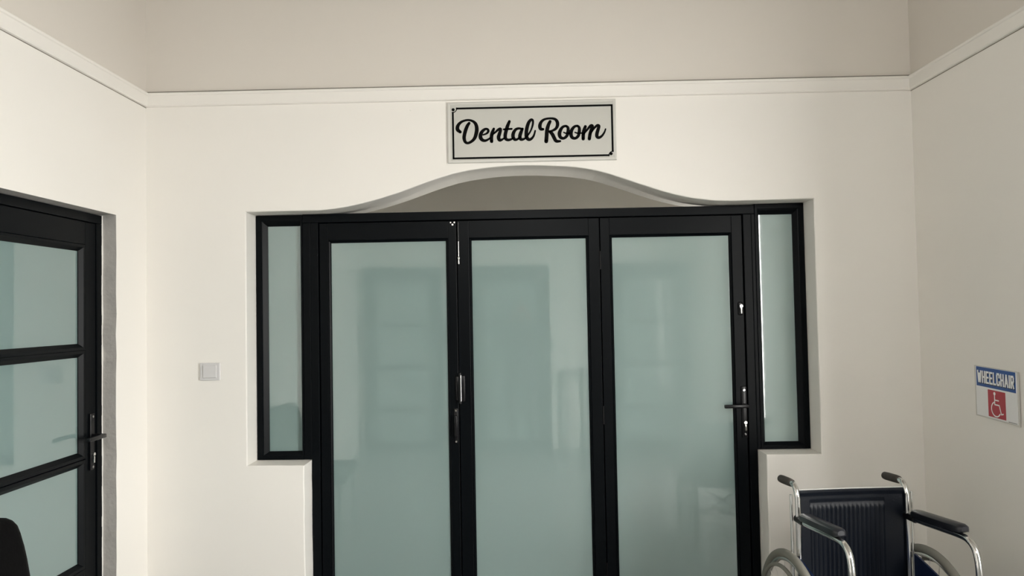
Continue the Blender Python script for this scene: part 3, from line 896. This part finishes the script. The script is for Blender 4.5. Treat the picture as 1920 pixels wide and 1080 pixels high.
for i in range(NX):
    b.faces.new((grid[NZ_][i], grid[NZ_][i + 1], gridb[NZ_][i + 1], gridb[NZ_][i]))
    b.faces.new((grid[0][i + 1], grid[0][i], gridb[0][i], gridb[0][i + 1]))
for j in range(NZ_):
    b.faces.new((grid[j][0], grid[j + 1][0], gridb[j + 1][0], gridb[j][0]))
    b.faces.new((grid[j][NX], gridb[j][NX], gridb[j + 1][NX], grid[j + 1][NX]))
wpart('backrest', b, M['vinyl'], 'dark blue vinyl back with stitched ribs')
b = bmesh.new()
tube(b, [(-HW, 0.016, 0.902), (0, 0.022, 0.902), (HW, 0.016, 0.902)], 0.0026, 8)
wpart('back_piping', b, M['piping'], 'pale edge along the top of the back')
b = bmesh.new()
for i in range(24):
    u0, u1 = i / 24, (i + 1) / 24
    f0 = [(-HW + 2 * HW * u, 0.49 - 0.025 * math.sin(PI * u)) for u in (u0, u1)]
    poly_prism(b, lambda u, v, d: (u, d, v), [(f0[0][0], f0[0][1]), (f0[1][0], f0[1][1]), (f0[1][0], f0[1][1] + 0.012), (f0[0][0], f0[0][1] + 0.012)], -0.44, -0.02)
wpart('seat', b, M['navy'], 'navy vinyl seat', smooth=False)
b = bmesh.new()
tube(b, [(-HW, -0.24, 0.17), (HW, -0.24, 0.47)], 0.010, 12)
tube(b, [(HW, -0.215, 0.17), (-HW, -0.215, 0.47)], 0.010, 12)
wpart('cross_brace', b, M['chrome'], 'chrome cross brace')

# ------------------------------------------------------------------ black chair against the left wall
CY = -1.49
ch = tag(empty('black_chair', (-1.60, CY, 0)), 'black padded chair standing with its back to the left wall', 'chair')
front = [(-1.905, .972), (-1.880, .971), (-1.856, .962), (-1.838, .946), (-1.824, .917), (-1.808, .869), (-1.796, .82), (-1.785, .763), (-1.766, .66), (-1.752, .56), (-1.762, .505)]
back = [(-1.85, .50), (-1.885, .58), (-1.925, .75), (-1.952, .87), (-1.958, .93), (-1.945, .960), (-1.928, .969)]
prof = [(x + 1.60, z) for x, z in front + back]
pc = (sum(p_[0] for p_ in prof) / len(prof), sum(p_[1] for p_ in prof) / len(prof))
b = bmesh.new()
secs = []
for yy, q in ((-0.250, 0.55), (-0.247, 0.78), (-0.238, 0.92), (-0.222, 0.985), (-0.20, 1.0), (-0.1, 1.01), (0.0, 1.015), (0.1, 1.01), (0.20, 1.0), (0.222, 0.985), (0.238, 0.92), (0.247, 0.78), (0.250, 0.55)):
    secs.append([b.verts.new((pc[0] + (px - pc[0]) * q, yy, pc[1] + (pz - pc[1]) * (1 - (1 - q) * 0.35))) for px, pz in prof])
for A, B in zip(secs, secs[1:]):
    for k in range(len(prof)):
        b.faces.new((A[k], A[(k + 1) % len(prof)], B[(k + 1) % len(prof)], B[k]))
b.faces.new(secs[0]); b.faces.new(secs[-1])
o = link('backrest', b, M['leather'], smooth=True); o.parent = ch
b = bmesh.new()
box(b, -0.18, 0.25, -0.25, 0.25, 0.40, 0.505, 0.03, 4)
o = link('seat', b, M['leather'], smooth=True); o.parent = ch
for sx, sy in ((-0.15, -0.22), (-0.15, 0.22), (0.21, -0.22), (0.21, 0.22)):
    b = bmesh.new()
    tube(b, [(sx, sy, 0.405), (sx * 1.02, sy * 1.02, 0.012), (sx * 1.02, sy * 1.02, 0.0)], [0.015, 0.013, 0.015], 12)
    o = link('leg', b, M['black2'], smooth=True); o.parent = ch
for sy in (-0.17, 0.17):
    b = bmesh.new()
    tube(b, catmull([(-0.10, sy, 0.41), (-0.20, sy, 0.44), (-0.235, sy, 0.52), (-0.262, sy, 0.62)], 5), 0.012, 10)
    o = link('back_bracket', b, M['black2'], smooth=True); o.parent = ch

# ------------------------------------------------------------------ behind the camera, seen only mirrored in the glass
tb = tag(empty('side_table', (0.64, YR + 0.20, 0)), 'tall narrow stand against the wall behind the camera', 'table')
b = bmesh.new(); box(b, -0.155, 0.155, -0.15, 0.15, 0.93, 0.965, 0.006)
o = link('table_top', b, M['wood']); o.parent = tb
for sx in (-1, 1):
    for sy in (-1, 1):
        b = bmesh.new(); box(b, sx * 0.13 - 0.014, sx * 0.13 + 0.014, sy * 0.12 - 0.014, sy * 0.12 + 0.014, 0, 0.93, 0.003)
        o = link('leg', b, M['wood']); o.parent = tb

pe = tag(empty('person', (-0.02, -4.22, 0)), 'person in dark clothes holding up a phone, mirrored faintly in the middle door', 'person')
def skinned(name, verts, edges, radii, m, parent, root=0, sub=2):
    me = bpy.data.meshes.new(name)
    me.from_pydata(verts, edges, [])
    me.materials.append(m)
    o = bpy.data.objects.new(name, me)
    COL.objects.link(o)
    o.parent = parent
    sm = o.modifiers.new('skin', 'SKIN')
    sm.use_smooth_shade = True
    for i, v in enumerate(me.skin_vertices[0].data):
        r = radii[i]
        v.radius = (r, r) if not isinstance(r, tuple) else r
        v.use_root = (i == root)
    ss = o.modifiers.new('sub', 'SUBSURF')
    ss.levels = ss.render_levels = sub
    return o
V = [(0, 0, 0.93), (0, 0, 1.08), (0, 0.0, 1.25), (0, 0.0, 1.40), (0, 0.0, 1.47), (0, 0.02, 1.55), (0, 0.035, 1.63), (0, 0.035, 1.71),
     (-0.10, 0, 0.88), (-0.105, 0.01, 0.50), (-0.11, -0.02, 0.10), (-0.12, 0.09, 0.045),
     (0.10, 0, 0.88), (0.105, 0.01, 0.50), (0.11, -0.02, 0.10), (0.12, 0.09, 0.045),
     (-0.18, 0, 1.41), (-0.34, 0.05, 1.24), (-0.16, 0.20, 1.47), (-0.105, 0.235, 1.55),
     (0.18, 0, 1.41), (0.37, 0.06, 1.26), (0.17, 0.20, 1.47), (0.105, 0.235, 1.55)]
Eg = [(0, 1), (1, 2), (2, 3), (3, 4), (4, 5), (5, 6), (6, 7), (0, 8), (8, 9), (9, 10), (10, 11), (0, 12), (12, 13), (13, 14), (14, 15),
      (3, 16), (16, 17), (17, 18), (18, 19), (3, 20), (20, 21), (21, 22), (22, 23)]
Rd = [(0.16, 0.11), (0.15, 0.105), (0.165, 0.11), (0.15, 0.095), 0.06, 0.062, (0.085, 0.1), 0.07, 0.09, 0.062, 0.042, 0.038, 0.09, 0.062, 0.042, 0.038,
      0.065, 0.045, 0.032, 0.03, 0.065, 0.045, 0.032, 0.03]
skinned('body', V, Eg, Rd, M['cloth'], pe)
# head, hair and hands
b = bmesh.new()
bmesh.ops.create_uvsphere(b, u_segments=24, v_segments=16, radius=0.1)
for v in b.verts:
    v.co.x *= 0.78; v.co.z *= 1.18; v.co.y *= 0.98
    if v.co.z < -0.03: v.co.x *= 0.86; v.co.y = v.co.y * 0.86 + 0.008
    if abs(v.co.x) < 0.018 and v.co.y > 0.06 and -0.035 < v.co.z < 0.01: v.co.y += 0.022
o = link('head', b, M['skin'], smooth=True); o.parent = pe; o.location = (0, 0.045, 1.665)
b = bmesh.new()
bmesh.ops.create_uvsphere(b, u_segments=24, v_segments=16, radius=0.108)
bmesh.ops.delete(b, geom=[v for v in b.verts if v.co.z < -0.02 or (v.co.y > 0.05 and v.co.z < 0.05)], context='VERTS')
for v in b.verts: v.co.x *= 0.80; v.co.z *= 1.18
o = link('hair', b, M['hair'], smooth=True); o.parent = pe; o.location = (0, 0.038, 1.672)
for s in (-1, 1):
    hv = [(s * 0.105, 0.235, 1.555), (s * 0.093, 0.25, 1.60)]
    he = [(0, 1)]
    hr = [0.026, 0.027]
    for k in range(4):
        i = len(hv)
        z = 1.60 + 0.022 * k
        hv += [(s * 0.085, 0.262, z), (s * 0.082, 0.290, z + 0.01), (s * (0.058 - 0.004 * k), 0.292, z + 0.012)]
        he += [(1, i), (i, i + 1), (i + 1, i + 2)]
        hr += [0.0095, 0.009, 0.008]
    i = len(hv)
    hv += [(s * 0.082, 0.243, 1.625), (s * 0.060, 0.246, 1.650)]
    he += [(1, i), (i, i + 1)]
    hr += [0.012, 0.009]
    skinned('hand', hv, he, hr, M['skin'], pe)
ph = tag(empty('smartphone', (-0.02, -3.95, 1.64)), 'dark phone held up by the person mirrored in the middle door', 'phone')
b = bmesh.new()
box(b, -0.078, 0.078, -0.004, 0.004, -0.036, 0.036, 0.003, 2)
o = link('case', b, M['black2']); o.parent = ph
